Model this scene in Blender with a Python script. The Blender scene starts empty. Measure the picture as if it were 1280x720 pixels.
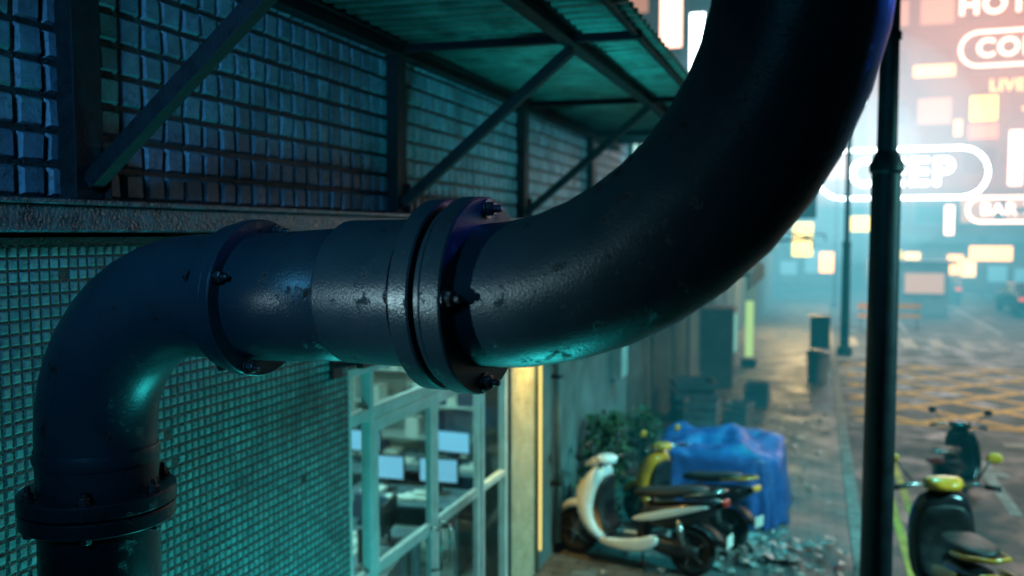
import bpy, bmesh, math, random
from mathutils import Vector, Matrix, noise
random.seed(7)
S=bpy.context.scene
COL=S.collection
H=3.6
# ---------------------------------------------------------------- helpers
def empty(name,loc=(0,0,0),rz=0):
    e=bpy.data.objects.new(name,None); COL.objects.link(e)
    e.location=loc; e.rotation_euler=(0,0,rz); e.empty_display_size=.2
    return e
def mk(name,verts,faces,mat=None,parent=None,smooth=False,bevel=0,seg=2,sub=0):
    me=bpy.data.meshes.new(name); me.from_pydata([tuple(v) for v in verts],[],faces); me.update()
    o=bpy.data.objects.new(name,me); COL.objects.link(o)
    if mat: me.materials.append(mat)
    if parent: o.parent=parent
    if smooth:
        me.polygons.foreach_set("use_smooth",[True]*len(me.polygons))
    if bevel:
        b=o.modifiers.new("bev","BEVEL"); b.width=bevel; b.segments=seg; b.limit_method='ANGLE'; b.angle_limit=math.radians(35)
        b.harden_normals=False
    if sub:
        s=o.modifiers.new("sub","SUBSURF"); s.levels=sub; s.render_levels=sub
    return o
BF=[(0,3,2,1),(4,5,6,7),(0,1,5,4),(1,2,6,5),(2,3,7,6),(3,0,4,7)]
def boxv(x0,x1,y0,y1,z0,z1):
    return [(x0,y0,z0),(x1,y0,z0),(x1,y1,z0),(x0,y1,z0),(x0,y0,z1),(x1,y0,z1),(x1,y1,z1),(x0,y1,z1)]
def box(name,x0,x1,y0,y1,z0,z1,mat,parent=None,bevel=0):
    return mk(name,boxv(x0,x1,y0,y1,z0,z1),BF,mat,parent,bevel=bevel)
def boxes(name,lst,mat,parent=None,bevel=0):
    V=[];F=[]
    for b in lst:
        n=len(V); V+=boxv(*b); F+=[tuple(i+n for i in f) for f in BF]
    return mk(name,V,F,mat,parent,bevel=bevel)
def frame_axes(d):
    d=d.normalized(); up=Vector((0,0,1)) if abs(d.z)<.95 else Vector((1,0,0))
    a=d.cross(up).normalized(); b=a.cross(d).normalized(); return a,b
def beam(name,p0,p1,w,h,mat,parent=None,bevel=.004,prof='box'):
    p0=Vector(p0);p1=Vector(p1); a,b=frame_axes(p1-p0)
    V=[];F=[]
    def addbar(ca,cb,ha,hb):
        n=len(V)
        for p in (p0,p1):
            for s,t in((-1,-1),(1,-1),(1,1),(-1,1)):
                V.append(p+a*(ca+s*ha)+b*(cb+t*hb))
        F.extend([tuple(i+n for i in f) for f in BF])
    if prof=='box': addbar(0,0,w/2,h/2)
    elif prof=='L':
        t=w*.12; addbar(-w/2+t/2,0,t/2,h/2); addbar(t/2,-h/2+t/2,w/2-t/2-.0005,t/2)
    elif prof=='I':
        t=h*.12; addbar(0,h/2-t/2,w/2,t/2); addbar(0,-h/2+t/2,w/2,t/2); addbar(0,0,t/2,h/2-t-.0005)
    return mk(name,V,F,mat,parent,bevel=bevel)
def revolve(name,prof,origin,axis,mat,parent=None,n=32,smooth=True,bevel=0):
    o=Vector(origin); ax=Vector(axis).normalized(); a,b=frame_axes(ax)
    V=[];F=[]
    for (d,r) in prof:
        for i in range(n):
            t=2*math.pi*i/n; V.append(o+ax*d+(a*math.cos(t)+b*math.sin(t))*r)
    m=len(prof)
    for j in range(m-1):
        for i in range(n):
            k=(i+1)%n; F.append((j*n+i,j*n+k,(j+1)*n+k,(j+1)*n+i))
    F.append(tuple(reversed(range(n)))); F.append(tuple((m-1)*n+i for i in range(n)))
    ob=mk(name,V,F,mat,parent,smooth=False,bevel=bevel)
    if smooth:
        ps=ob.data.polygons
        for p in ps: p.use_smooth=len(p.vertices)==4
        e=ob.modifiers.new("es","EDGE_SPLIT"); e.split_angle=math.radians(32)
    return ob
def cyl(name,p0,p1,r,mat,parent=None,n=16,r2=None):
    p0=Vector(p0);p1=Vector(p1); L=(p1-p0).length
    return revolve(name,[(0,r),(L,r if r2 is None else r2)],p0,p1-p0,mat,parent,n)
def fixn(o):
    bm=bmesh.new(); bm.from_mesh(o.data); bmesh.ops.recalc_face_normals(bm,faces=bm.faces); bm.to_mesh(o.data); bm.free()
def tube(name,pts,r,mat,parent=None,n=12,smooth=True,up=None):
    pts=[Vector(p) for p in pts]; V=[];F=[]
    m=len(pts); rr=r if isinstance(r,list) else [r]*m
    prev=None
    for j,p in enumerate(pts):
        t=(pts[min(j+1,m-1)]-pts[max(j-1,0)]).normalized()
        if prev is None: a,b=frame_axes(t)
        else:
            a=(prev-t*prev.dot(t)).normalized(); b=a.cross(t).normalized()
        prev=a
        for i in range(n):
            th=2*math.pi*i/n; V.append(p+(a*math.cos(th)+b*math.sin(th))*rr[j])
    for j in range(m-1):
        for i in range(n):
            k=(i+1)%n; F.append((j*n+i,j*n+k,(j+1)*n+k,(j+1)*n+i))
    F.append(tuple(reversed(range(n)))); F.append(tuple((m-1)*n+i for i in range(n)))
    o=mk(name,V,F,mat,parent,smooth=smooth); fixn(o)
    return o
def sweep(name,path,mat,parent=None,n=16,e=.6,sub=1,yoff=0):
    V=[];F=[];m=len(path)
    for j,(x,z,w,t) in enumerate(path):
        a=path[max(j-1,0)];b=path[min(j+1,m-1)]
        T=Vector((b[0]-a[0],0,b[1]-a[1])).normalized(); N=Vector((-T.z,0,T.x))
        for i in range(n):
            th=2*math.pi*i/n; c=math.cos(th);s=math.sin(th)
            cc=math.copysign(abs(c)**e,c);ss=math.copysign(abs(s)**e,s)
            V.append(Vector((x,yoff,z))+Vector((0,1,0))*cc*w+N*ss*t)
    for j in range(m-1):
        for i in range(n):
            k=(i+1)%n; F.append((j*n+i,j*n+k,(j+1)*n+k,(j+1)*n+i))
    F.append(tuple(reversed(range(n)))); F.append(tuple((m-1)*n+i for i in range(n)))
    o=mk(name,V,F,mat,parent,smooth=True,sub=sub); fixn(o)
    return o
# ---------------------------------------------------------------- materials
def newmat(name):
    m=bpy.data.materials.new(name); m.use_nodes=True; nt=m.node_tree
    return m,nt,nt.nodes['Principled BSDF']
def nd(nt,t,**k):
    n=nt.nodes.new(t)
    for a,b in k.items(): setattr(n,a,b)
    return n
def mat(name,col,rough=.6,metal=0,col2=None,scale=3,bump=0,bscale=None,rvar=0,detail=4,cut=(.35,.7),spec=.5,coat=0):
    m,nt,p=newmat(name); L=nt.links
    tc=nd(nt,'ShaderNodeTexCoord')
    p.inputs['Base Color'].default_value=(*col,1); p.inputs['Roughness'].default_value=rough
    p.inputs['Metallic'].default_value=metal; p.inputs['Specular IOR Level'].default_value=spec
    if coat: p.inputs['Coat Weight'].default_value=coat
    n=nd(nt,'ShaderNodeTexNoise'); n.inputs['Scale'].default_value=scale; n.inputs['Detail'].default_value=detail; n.inputs['Roughness'].default_value=.65
    L.new(tc.outputs['Object'],n.inputs['Vector'])
    c2=col2 or tuple(c*.55 for c in col)
    r=nd(nt,'ShaderNodeValToRGB'); r.color_ramp.elements[0].position=cut[0]; r.color_ramp.elements[1].position=cut[1]
    r.color_ramp.elements[0].color=(*c2,1); r.color_ramp.elements[1].color=(*col,1)
    L.new(n.outputs['Fac'],r.inputs['Fac']); L.new(r.outputs['Color'],p.inputs['Base Color'])
    if rvar:
        mr=nd(nt,'ShaderNodeMapRange'); mr.inputs['From Min'].default_value=.3; mr.inputs['From Max'].default_value=.7
        mr.inputs['To Min'].default_value=max(.03,rough-rvar); mr.inputs['To Max'].default_value=min(1,rough+rvar)
        L.new(n.outputs['Fac'],mr.inputs['Value']); L.new(mr.outputs['Result'],p.inputs['Roughness'])
    if bump:
        n2=nd(nt,'ShaderNodeTexNoise'); n2.inputs['Scale'].default_value=bscale or scale*8; n2.inputs['Detail'].default_value=2
        L.new(tc.outputs['Object'],n2.inputs['Vector'])
        b=nd(nt,'ShaderNodeBump'); b.inputs['Strength'].default_value=bump; b.inputs['Distance'].default_value=.01
        L.new(n2.outputs['Fac'],b.inputs['Height']); L.new(b.outputs['Normal'],p.inputs['Normal'])
    return m
def emis(name,col,st,sample=False):
    m,nt,p=newmat(name)
    p.inputs['Base Color'].default_value=(*[c*.3 for c in col],1)
    p.inputs['Emission Color'].default_value=(*col,1); p.inputs['Emission Strength'].default_value=st
    m.cycles.emission_sampling='AUTO' if sample else 'NONE'
    return m
def tilemat(name,c1,c2,pitch,rough=.35,dirt=(.02,.025,.025),off=(0,0,0),bd=.006):
    m,nt,p=newmat(name);L=nt.links
    tc=nd(nt,'ShaderNodeTexCoord')
    of=nd(nt,'ShaderNodeVectorMath',operation='SUBTRACT'); of.inputs[1].default_value=off; L.new(tc.outputs['Object'],of.inputs[0])
    sn=nd(nt,'ShaderNodeVectorMath',operation='SNAP'); sn.inputs[1].default_value=(10,pitch,pitch)
    L.new(of.outputs[0],sn.inputs[0])
    wn=nd(nt,'ShaderNodeTexWhiteNoise'); L.new(sn.outputs[0],wn.inputs['Vector'])
    mx=nd(nt,'ShaderNodeMix',data_type='RGBA'); mx.inputs[6].default_value=(*c1,1); mx.inputs[7].default_value=(*c2,1)
    L.new(wn.outputs['Value'],mx.inputs[0])
    n=nd(nt,'ShaderNodeTexNoise'); n.inputs['Scale'].default_value=2.2; n.inputs['Detail'].default_value=5; n.inputs['Roughness'].default_value=.7
    L.new(tc.outputs['Object'],n.inputs['Vector'])
    n3=nd(nt,'ShaderNodeTexNoise'); n3.inputs['Scale'].default_value=38; n3.inputs['Detail'].default_value=4; n3.inputs['Roughness'].default_value=.7
    L.new(tc.outputs['Object'],n3.inputs['Vector'])
    r=nd(nt,'ShaderNodeMapRange'); r.inputs['From Min'].default_value=.42; r.inputs['From Max'].default_value=.72; r.inputs['To Max'].default_value=.85
    L.new(n.outputs['Fac'],r.inputs['Value'])
    r3=nd(nt,'ShaderNodeMapRange'); r3.inputs['From Min'].default_value=.45; r3.inputs['From Max'].default_value=.75; r3.inputs['To Max'].default_value=.85
    L.new(n3.outputs['Fac'],r3.inputs['Value'])
    mxm=nd(nt,'ShaderNodeMath',operation='MAXIMUM'); L.new(r.outputs[0],mxm.inputs[0]); L.new(r3.outputs[0],mxm.inputs[1])
    m2=nd(nt,'ShaderNodeMix',data_type='RGBA'); m2.inputs[7].default_value=(*dirt,1)
    L.new(mxm.outputs[0],m2.inputs[0]); L.new(mx.outputs[2],m2.inputs[6]); L.new(m2.outputs[2],p.inputs['Base Color'])
    rr=nd(nt,'ShaderNodeMapRange'); rr.inputs['To Min'].default_value=rough-.12; rr.inputs['To Max'].default_value=rough+.35
    L.new(n3.outputs['Fac'],rr.inputs['Value']); L.new(rr.outputs[0],p.inputs['Roughness'])
    b=nd(nt,'ShaderNodeBump'); b.inputs['Strength'].default_value=.8; b.inputs['Distance'].default_value=bd
    L.new(n3.outputs['Fac'],b.inputs['Height']); L.new(b.outputs['Normal'],p.inputs['Normal'])
    return m
M={}
M['tileU']=tilemat('upper_tile',(.10,.18,.25),(.20,.29,.37),.128,.42,off=(0,.8,H+.125),bd=.009)
M['tileL']=tilemat('lower_tile',(.12,.25,.26),(.24,.40,.39),.046,.45,off=(0,.9,.01))
M['grout']=mat('grout',(.03,.05,.05),.55,col2=(.008,.012,.014),scale=30,bump=1,bscale=120,rvar=.3)
M['steel']=mat('steel_frame',(.010,.016,.020),.65,.0,col2=(.004,.006,.008),scale=14,bump=.35,bscale=90,rvar=.12,spec=.25)
M['ledge']=mat('ledge_metal',(.07,.15,.20),.38,.4,col2=(.02,.04,.055),scale=16,bump=.9,bscale=70,rvar=.15)
M['corr']=mat('corrugated',(.13,.23,.22),.5,.25,col2=(.04,.07,.065),scale=4,bump=.3,bscale=60,rvar=.15)
M['render']=mat('painted_render',(.13,.19,.19),.8,col2=(.06,.09,.09),scale=1.5,bump=.4,bscale=25)
M['white']=mat('door_frame',(.62,.68,.66),.4,col2=(.45,.5,.48),scale=6)
M['roomwall']=mat('room_wall',(.45,.55,.52),.8,scale=1)
M['dark']=mat('dark_plastic',(.02,.022,.025),.45,scale=10,rvar=.1)
M['rubber']=mat('rubber',(.018,.018,.018),.85,scale=20)
M['seat']=mat('seat_vinyl',(.02,.02,.022),.5,scale=30,bump=.3,bscale=200)
M['chrome']=mat('chrome',(.5,.5,.5),.25,.9,scale=20)
M['wpaint']=mat('white_paint',(.8,.82,.82),.3,col2=(.62,.65,.65),scale=6,coat=.5)
M['ypaint']=mat('yellow_paint',(.85,.33,.02),.3,col2=(.5,.2,.02),scale=6,coat=.5)
M['bpaint']=mat('black_paint',(.018,.02,.025),.25,scale=6,coat=.5)
M['asphalt']=mat('asphalt',(.055,.055,.055),.65,col2=(.022,.022,.025),scale=1.2,bump=.6,bscale=60,rvar=.3)
M['conc']=mat('concrete',(.26,.26,.25),.8,col2=(.13,.13,.12),scale=3,bump=.4,bscale=50)
M['rwhite']=mat('road_white',(.45,.45,.43),.7,col2=(.10,.10,.10),scale=5)
M['ryel']=mat('road_yellow',(.75,.45,.04),.7,col2=(.30,.19,.03),scale=5)
M['pole']=mat('pole_paint',(.015,.032,.045),.5,.2,col2=(.008,.016,.022),scale=7,bump=.2,bscale=60,rvar=.1)
M['tarp']=mat('blue_tarp',(.025,.11,.36),.5,col2=(.012,.05,.19),scale=5,bump=.25,bscale=30)
M['leaf']=mat('leaf',(.05,.11,.035),.6,col2=(.02,.05,.02),scale=9)
M['bark']=mat('stem',(.06,.045,.03),.85,scale=12)
M['paper']=mat('paper',(.75,.75,.7),.8,col2=(.6,.6,.55),scale=9)
M['trash']=mat('plastic_trash',(.34,.34,.33),.35,col2=(.05,.05,.05),scale=16)
M['desk']=mat('desk_wood',(.12,.2,.24),.5,scale=4)
M['shutter']=mat('shutter',(.12,.16,.16),.5,.4,col2=(.05,.07,.07),scale=4)
M['screen']=emis('screen',(.25,.7,1),.6)
M['red']=mat('tail_red',(.5,.02,.01),.25,scale=10)
def pipemat():
    m,nt,p=newmat('pipe_paint');L=nt.links
    tc=nd(nt,'ShaderNodeTexCoord')
    n1=nd(nt,'ShaderNodeTexNoise'); n1.inputs['Scale'].default_value=15; n1.inputs['Detail'].default_value=9; n1.inputs['Roughness'].default_value=.75
    n2=nd(nt,'ShaderNodeTexNoise'); n2.inputs['Scale'].default_value=150; n2.inputs['Detail'].default_value=4
    n4=nd(nt,'ShaderNodeTexNoise'); n4.inputs['Scale'].default_value=2.5; n4.inputs['Detail'].default_value=7; n4.inputs['Roughness'].default_value=.7
    for n in(n1,n2,n4): L.new(tc.outputs['Object'],n.inputs['Vector'])
    r=nd(nt,'ShaderNodeValToRGB'); e=r.color_ramp.elements
    e[0].position=.575; e[0].color=(0,0,0,1); e[1].position=.66; e[1].color=(1,1,1,1)
    L.new(n1.outputs['Fac'],r.inputs['Fac'])
    base=nd(nt,'ShaderNodeMix',data_type='RGBA'); base.inputs[6].default_value=(.007,.020,.028,1); base.inputs[7].default_value=(.018,.044,.058,1)
    L.new(n4.outputs['Fac'],base.inputs[0])
    mx=nd(nt,'ShaderNodeMix',data_type='RGBA'); mx.inputs[7].default_value=(.005,.005,.005,1)
    L.new(r.outputs['Color'],mx.inputs[0]); L.new(base.outputs[2],mx.inputs[6]); L.new(mx.outputs[2],p.inputs['Base Color'])
    rg=nd(nt,'ShaderNodeMapRange'); rg.inputs['From Min'].default_value=.3; rg.inputs['From Max'].default_value=.7; rg.inputs['To Min'].default_value=.24; rg.inputs['To Max'].default_value=.46
    L.new(n4.outputs['Fac'],rg.inputs['Value'])
    rm_=nd(nt,'ShaderNodeMix',data_type='FLOAT'); L.new(r.outputs['Color'],rm_.inputs[0]); L.new(rg.outputs[0],rm_.inputs[2]); rm_.inputs[3].default_value=.8
    L.new(rm_.outputs[0],p.inputs['Roughness'])
    p.inputs['Specular IOR Level'].default_value=.35
    ma=nd(nt,'ShaderNodeMath',operation='MULTIPLY_ADD'); ma.inputs[1].default_value=-.8
    L.new(r.outputs['Color'],ma.inputs[0]); L.new(n2.outputs['Fac'],ma.inputs[2])
    b=nd(nt,'ShaderNodeBump'); b.inputs['Strength'].default_value=.5; b.inputs['Distance'].default_value=.002
    L.new(ma.outputs[0],b.inputs['Height']); L.new(b.outputs['Normal'],p.inputs['Normal'])
    return m
M['pipe']=pipemat()
def glassmat():
    m=bpy.data.materials.new('glass'); m.use_nodes=True; nt=m.node_tree; nt.nodes.clear();L=nt.links
    o=nd(nt,'ShaderNodeOutputMaterial'); t=nd(nt,'ShaderNodeBsdfTransparent'); g=nd(nt,'ShaderNodeBsdfGlossy'); g.inputs['Roughness'].default_value=.05
    t.inputs['Color'].default_value=(.88,.98,.96,1)
    mx=nd(nt,'ShaderNodeMixShader'); mx.inputs[0].default_value=.09; L.new(t.outputs[0],mx.inputs[1]); L.new(g.outputs[0],mx.inputs[2]); L.new(mx.outputs[0],o.inputs['Surface'])
    return m
M['glass']=glassmat()
def pavemat():
    m,nt,p=newmat('paving');L=nt.links
    tc=nd(nt,'ShaderNodeTexCoord'); b=nd(nt,'ShaderNodeTexBrick'); b.inputs['Scale'].default_value=1
    b.inputs['Brick Width'].default_value=.3; b.inputs['Row Height'].default_value=.15; b.inputs['Mortar Size'].default_value=.008
    b.inputs['Color1'].default_value=(.16,.16,.155,1); b.inputs['Color2'].default_value=(.09,.09,.09,1); b.inputs['Mortar'].default_value=(.03,.03,.03,1)
    L.new(tc.outputs['Object'],b.inputs['Vector'])
    n=nd(nt,'ShaderNodeTexNoise'); n.inputs['Scale'].default_value=1.7; n.inputs['Detail'].default_value=6
    L.new(tc.outputs['Object'],n.inputs['Vector'])
    mx=nd(nt,'ShaderNodeMix',data_type='RGBA',blend_type='MULTIPLY'); mx.inputs[0].default_value=.7
    L.new(b.outputs['Color'],mx.inputs[6]); L.new(n.outputs['Fac'],mx.inputs[7]); L.new(mx.outputs[2],p.inputs['Base Color'])
    rg=nd(nt,'ShaderNodeMapRange'); rg.inputs['From Min'].default_value=.3; rg.inputs['From Max'].default_value=.7; rg.inputs['To Min'].default_value=.3; rg.inputs['To Max'].default_value=.75
    L.new(n.outputs['Fac'],rg.inputs['Value']); L.new(rg.outputs[0],p.inputs['Roughness'])
    bu=nd(nt,'ShaderNodeBump'); bu.inputs['Strength'].default_value=.6; bu.inputs['Distance'].default_value=.01; bu.invert=True
    L.new(b.outputs['Fac'],bu.inputs['Height']); L.new(bu.outputs['Normal'],p.inputs['Normal'])
    return m
M['pave']=pavemat()

# ---------------------------------------------------------------- ground, road, pavement
mk('ground',[(-300,-200,-.16),(300,-200,-.16),(300,400,-.16),(-300,400,-.16)],[(0,1,2,3)],M['asphalt'])
mk('road',[(.6,-40,-.13),(14,-40,-.13),(14,140,-.13),(.6,140,-.13)],[(0,1,2,3)],M['asphalt'])
pv=box('pavement',-2.9,.45,-20,47,-.15,0,M['pave'])
kerb=empty('kerb')
kb=[]
y=-20
while y<47:
    kb.append((.453,.62,y,y+.985,-.15,.006)); y+=1.0
boxes('kerb_stones',kb,M['conc'],kerb,bevel=.012)
box('far_pavement',14,18,-20,47,-.15,0,M['pave'])
rm=empty('road_markings')
V=[];F=[]
def quad(V,F,a,b,c,d):
    n=len(V); V+= [a,b,c,d]; F.append((n,n+1,n+2,n+3))
zr=-.124
for xx in(1.02,1.22):
    quad(V,F,(xx,-20,zr),(xx+.1,-20,zr),(xx+.1,17.5,zr),(xx,17.5,zr))
bx0,bx1,by0,by1=.8,10,18.6,27
for (a,b,c,d) in((bx0,bx1,by0,by0+.22),(bx0,bx1,by1-.22,by1),):
    quad(V,F,(a,c,zr),(b,c,zr),(b,d,zr),(a,d,zr))
def at_(xa,ya,xb,yb,x): return ya+(yb-ya)*(x-xa)/(xb-xa)
for sgn in(1,-1):
    k=-9.0
    while k<11:
        x0=bx0+k if sgn==1 else bx1-k
        ya=by0+.2; yb=by1-.2; xa=x0; xb=x0+sgn*(yb-ya)
        if not((xa<bx0 and xb<bx0) or (xa>bx1 and xb>bx1)):
            Q=[]
            for (x,yy) in((xa,ya),(xb,yb)):
                xc=min(max(x,bx0),bx1); Q.append((xc,at_(xa,ya,xb,yb,xc)))
            (x1,y1),(x2,y2)=Q; w=.15; zz=zr+.003+(.0 if sgn==1 else .003)
            if abs(y2-y1)>.3:
                quad(V,F,(x1-w,y1,zz),(x1+w,y1,zz),(x2+w,y2,zz),(x2-w,y2,zz))
        k+=1.7
mk('yellow_lines',V,F,M['ryel'],rm)
V=[];F=[]
yy=-15
while yy<18:
    quad(V,F,(5.2,yy,zr),(5.35,yy,zr),(5.35,yy+2,zr),(5.2,yy+2,zr)); yy+=4
for i in range(14):
    x=1.0+i*.9; quad(V,F,(x,31,zr),(x+.4,31,zr),(x+.4,33.6,zr),(x,33.6,zr))
quad(V,F,(.9,28.2,zr),(7,28.2,zr),(7,28.5,zr),(.9,28.5,zr))
for xx in (3.2,6.4,9.6):
    quad(V,F,(xx,36,zr),(xx+.16,36,zr),(xx+.16,60,zr),(xx,60,zr))
quad(V,F,(2.5,13,zr),(2.66,13,zr),(2.66,15,zr),(2.5,15,zr)); V+=[(2.25,15,zr),(2.91,15,zr),(2.58,16.2,zr)]; F.append((len(V)-3,len(V)-2,len(V)-1))
quad(V,F,(3.2,17.2,zr),(9,17.2,zr),(9,17.5,zr),(3.2,17.5,zr))
mk('white_lines',V,F,M['rwhite'],rm)
mh=empty('manhole_cover')
revolve('ring',[(0,.36),(.006,.36)],(2.6,10.6,-.128),(0,0,1),M['steel'],mh,n=32); revolve('lid',[(0,.30),(.006,.30)],(2.6,10.6,-.1215),(0,0,1),M['ledge'],mh,n=32)

# ---------------------------------------------------------------- main building
WX=-2.74
bld=empty('tiled_building')
def tilewall(name,x,y0,y1,z0,z1,pitch,gap,dep,mt,parent,skip=None,jit=.0015,inset=None):
    V=[];F=[]
    ny=int(round((y1-y0)/pitch)); nz=int(round((z1-z0)/pitch))
    for j in range(ny):
        for k in range(nz):
            a=y0+j*pitch; c=z0+k*pitch
            if random.random()<(skip or 0): continue
            g=gap/2; i=inset or (gap*.45+pitch*.03); n=len(V)
            ya,yb,za,zb=a+g,a+pitch-g,c+g,c+pitch-g
            ya+=random.uniform(-1,1)*jit;zb+=random.uniform(-1,1)*jit
            d=dep+random.uniform(-1,1)*jit
            t1=random.uniform(-1,1)*jit;t2=random.uniform(-1,1)*jit
            V+=[(x,ya,za),(x,yb,za),(x,yb,zb),(x,ya,zb),(x+d+t1+t2,ya+i,za+i),(x+d-t1+t2,yb-i,za+i),(x+d-t1-t2,yb-i,zb-i),(x+d+t1-t2,ya+i,zb-i)]
            F+=[(n,n+1,n+5,n+4),(n+1,n+2,n+6,n+5),(n+2,n+3,n+7,n+6),(n+3,n,n+4,n+7),(n+4,n+5,n+6,n+7)]
    return mk(name,V,F,mt,parent)
box('upper_wall',-3.1,WX,-6,13.4,H+.12,H+5,M['grout'],bld)
tilewall('upper_tiles',WX,.8,13.3,H+.125,H+2.05,.128,.022,.020,M['tileU'],bld,jit=.003,inset=.010,skip=.002)
DY0,DY1,DZ=4.85,7.95,2.74
boxes('lower_wall',[(-3.1,WX,-6,DY0,0,H-.02),(-3.1,WX,DY1,13.4,0,H-.02),(-3.1,WX,DY0+.002,DY1-.002,DZ,H-.02)],M['grout'],bld)
tilewall('lower_tiles',WX,.9,DY0,0.01,H-.03,.046,.010,.005,M['tileL'],bld,jit=.0009,skip=.004)
tilewall('lintel_tiles',WX,DY0,DY1,DZ+.02,H-.03,.046,.010,.005,M['tileL'],bld,jit=.0009)
tilewall('column_tiles',WX,DY1+.03,8.72,0.01,H-.03,.046,.009,.006,mat('column_tile',(.6,.55,.40),.45,col2=(.4,.36,.24),scale=6),bld,jit=.0008)
box('plain_wall',WX,WX+.012,8.81,13.4,0,H-.03,M['render'],bld)
box('column_edge',WX,WX+.04,8.755,8.80,0,H-.03,M['render'],bld)
lit_edge=empty('lit_edge_strip')
box('strip',WX+.041,WX+.060,8.758,8.785,.25,3.2,emis('lit_edge_yellow',(1,.75,.22),1.2),lit_edge)  # self-glowing strip stands in for light falling on the column edge
box('ledge',WX-.02,WX+.13,-6,13.45,H+.0,H+.10,M['ledge'],bld,bevel=.008)
box('ledge_top',WX-.02,WX+.16,-6,13.45,H+.102,H+.122,M['ledge'],bld,bevel=.004)
# ---------------------------------------------------------------- canopy
cz=H+1.27
can=empty('corrugated_canopy')
V=[];F=[]
pit=.14;amp=.028
ny=int(15.9/pit*12)
y0=-3.0
X0,X1=WX+.02,-1.01
xs=[X0,-2.1,-1.5,X1]
def cor(y):
    t=(y/pit)%1
    return amp*math.tanh(2.6*math.sin(2*math.pi*t))
for j in range(ny):
    y=y0+j*pit/12
    for x in xs:
        sheet=int((y+50)/.98)%2
        V.append((x,y,cz+.04+cor(y)+sheet*.004+.004*math.sin(y*1.7)-.02*(x-X0)))
m_=len(xs)
for j in range(ny-1):
    for i in range(m_-1):
        F.append((j*m_+i,j*m_+i+1,(j+1)*m_+i+1,(j+1)*m_+i))
o=mk('corrugated_sheet',V,F,M['corr'],can,smooth=True)
so=o.modifiers.new('s','SOLIDIFY'); so.thickness=.004
ye=13.0
beam('wall_beam',(WX+.07,-3,cz-.05),(WX+.07,ye-.4,cz-.05),.09,.10,M['steel'],can,prof='I')
beam('purlin',(-1.47,-3,cz-.06),(-1.47,ye-.4,cz-.06),.09,.11,M['steel'],can,prof='I')
beam('edge_purlin',(-1.06,-3,cz-.055),(-1.06,ye-.4,cz-.055),.04,.05,M['steel'],can,prof='L')
for i in range(5):
    py=-.0+2.72*i
    box('wall_post',WX+.012,WX+.10,py-.075,py+.065,H+.125,cz-.105,M['steel'],can,bevel=.004)
    box('post_plate',WX+.012,WX+.125,py+.068,py+.078,H+.13,H+.33,M['steel'],can)
    beam('strut',(WX+.10,py,H+.19),(-1.47,py,cz-.13),.065,.065,M['steel'],can,prof='box')
    beam('rafter',(WX+.12,py,cz-.045),(-1.03,py,cz-.065),.05,.06,M['steel'],can,prof='L')
# ---------------------------------------------------------------- big pipe
PA=math.radians(-5)
PC=Vector((-.85,2.2,0))
pipe=empty('industrial_pipe',PC,PA)
R=.19; py=0; pz=H-.168
def PX(x): return x-PC.x
XL=PX(-2.27)
def arc(cx,cz_,r,a0,a1,n,y0=0,y1=0):
    return [(cx+r*math.cos(math.radians(a0+(a1-a0)*i/n)),y0+(y1-y0)*i/n,cz_+r*math.sin(math.radians(a0+(a1-a0)*i/n))) for i in range(n+1)]
rb=.47
pzl=pz-.028
pts=[(XL,0,-.1),(XL,0,pzl-rb-.02)]+arc(XL+rb,pzl-rb,rb,180,90,10)+[(PX(-1.5),0,pzl+.005),(PX(-1.1),0,pz)]
tube('lower_elbow',pts,R,M['pipe'],pipe,n=40)
RB=.80
pts=[(PX(-1.15),0,pz),(PX(-.86),0,pz)]+arc(PX(-.83),pz+RB,RB,-90,-3,11)+[(PX(-.83)+RB,0,pz+RB+.3),(PX(-.83)+RB,0,pz+RB+3)]
tube('upper_elbow',pts,[R,R]+[R+.008*min(i,4)/4 for i in range(len(pts)-2)],M['pipe'],pipe,n=36)
revolve('coupling_sleeve',[(0,.192),(.012,.202),(.22,.204),(.24,.204)],(PX(-1.25),0,pz),(1,0,0),M['pipe'],pipe,n=48)
M['chromedark']=mat('bolt_steel',(.12,.13,.14),.38,.8,col2=(.03,.03,.03),scale=60,bump=.4,bscale=200)
def flange(xc_list,center,axis,nb,phase,rb_,name='flange',k=1.0):
    ax=Vector(axis).normalized();a,b=frame_axes(ax);c=Vector(center)
    lo=xc_list[0][0];hi=xc_list[-1][1]
    for (s,e,r) in xc_list:
        revolve(name,[(0,r-.006),(.005,r),(e-s-.005,r),(e-s,r-.004)],c+ax*s,ax,M['pipe'],pipe,n=48)
    for i in range(nb):
        t=math.radians(phase+360*i/nb); q=c+(a*math.cos(t)+b*math.sin(t))*rb_
        revolve('bolt_washer',[(0,.027*k),(.004,.027*k)],q+ax*hi,ax,M['chromedark'],pipe,n=18)
        revolve('bolt_nut',[(0,.021*k),(.016,.021*k),(.020,.017*k)],q+ax*(hi+.004),ax,M['chromedark'],pipe,n=6,smooth=False)
        revolve('bolt_stud',[(0,.010*k),(.016,.010*k),(.019,.007*k)],q+ax*(hi+.024),ax,M['chromedark'],pipe,n=12)
        revolve('bolt_head',[(0,.021*k),(.014,.021*k),(.018,.016*k)],q+ax*lo,-ax,M['chromedark'],pipe,n=6,smooth=False)
flange([(-.15,-.092,.257),(-.085,-.064,.245),(-.058,0,.262)],(PX(-.825),0,pz),(1,0,0),4,2,.23)
flange([(-.055,-.006,.222),(0,.035,.235)],(PX(-1.60),0,pzl),(1,0,0),4,20,.212,k=.85)
flange([(0,.05,.243),(.058,.108,.247)],(XL,0,2.64),(0,0,1),6,22,.218,k=.95)
revolve('weld_collar',[(0,.194),(.02,.199),(.05,.193)],(XL,0,2.84),(0,0,1),M['pipe'],pipe,n=40)
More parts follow.
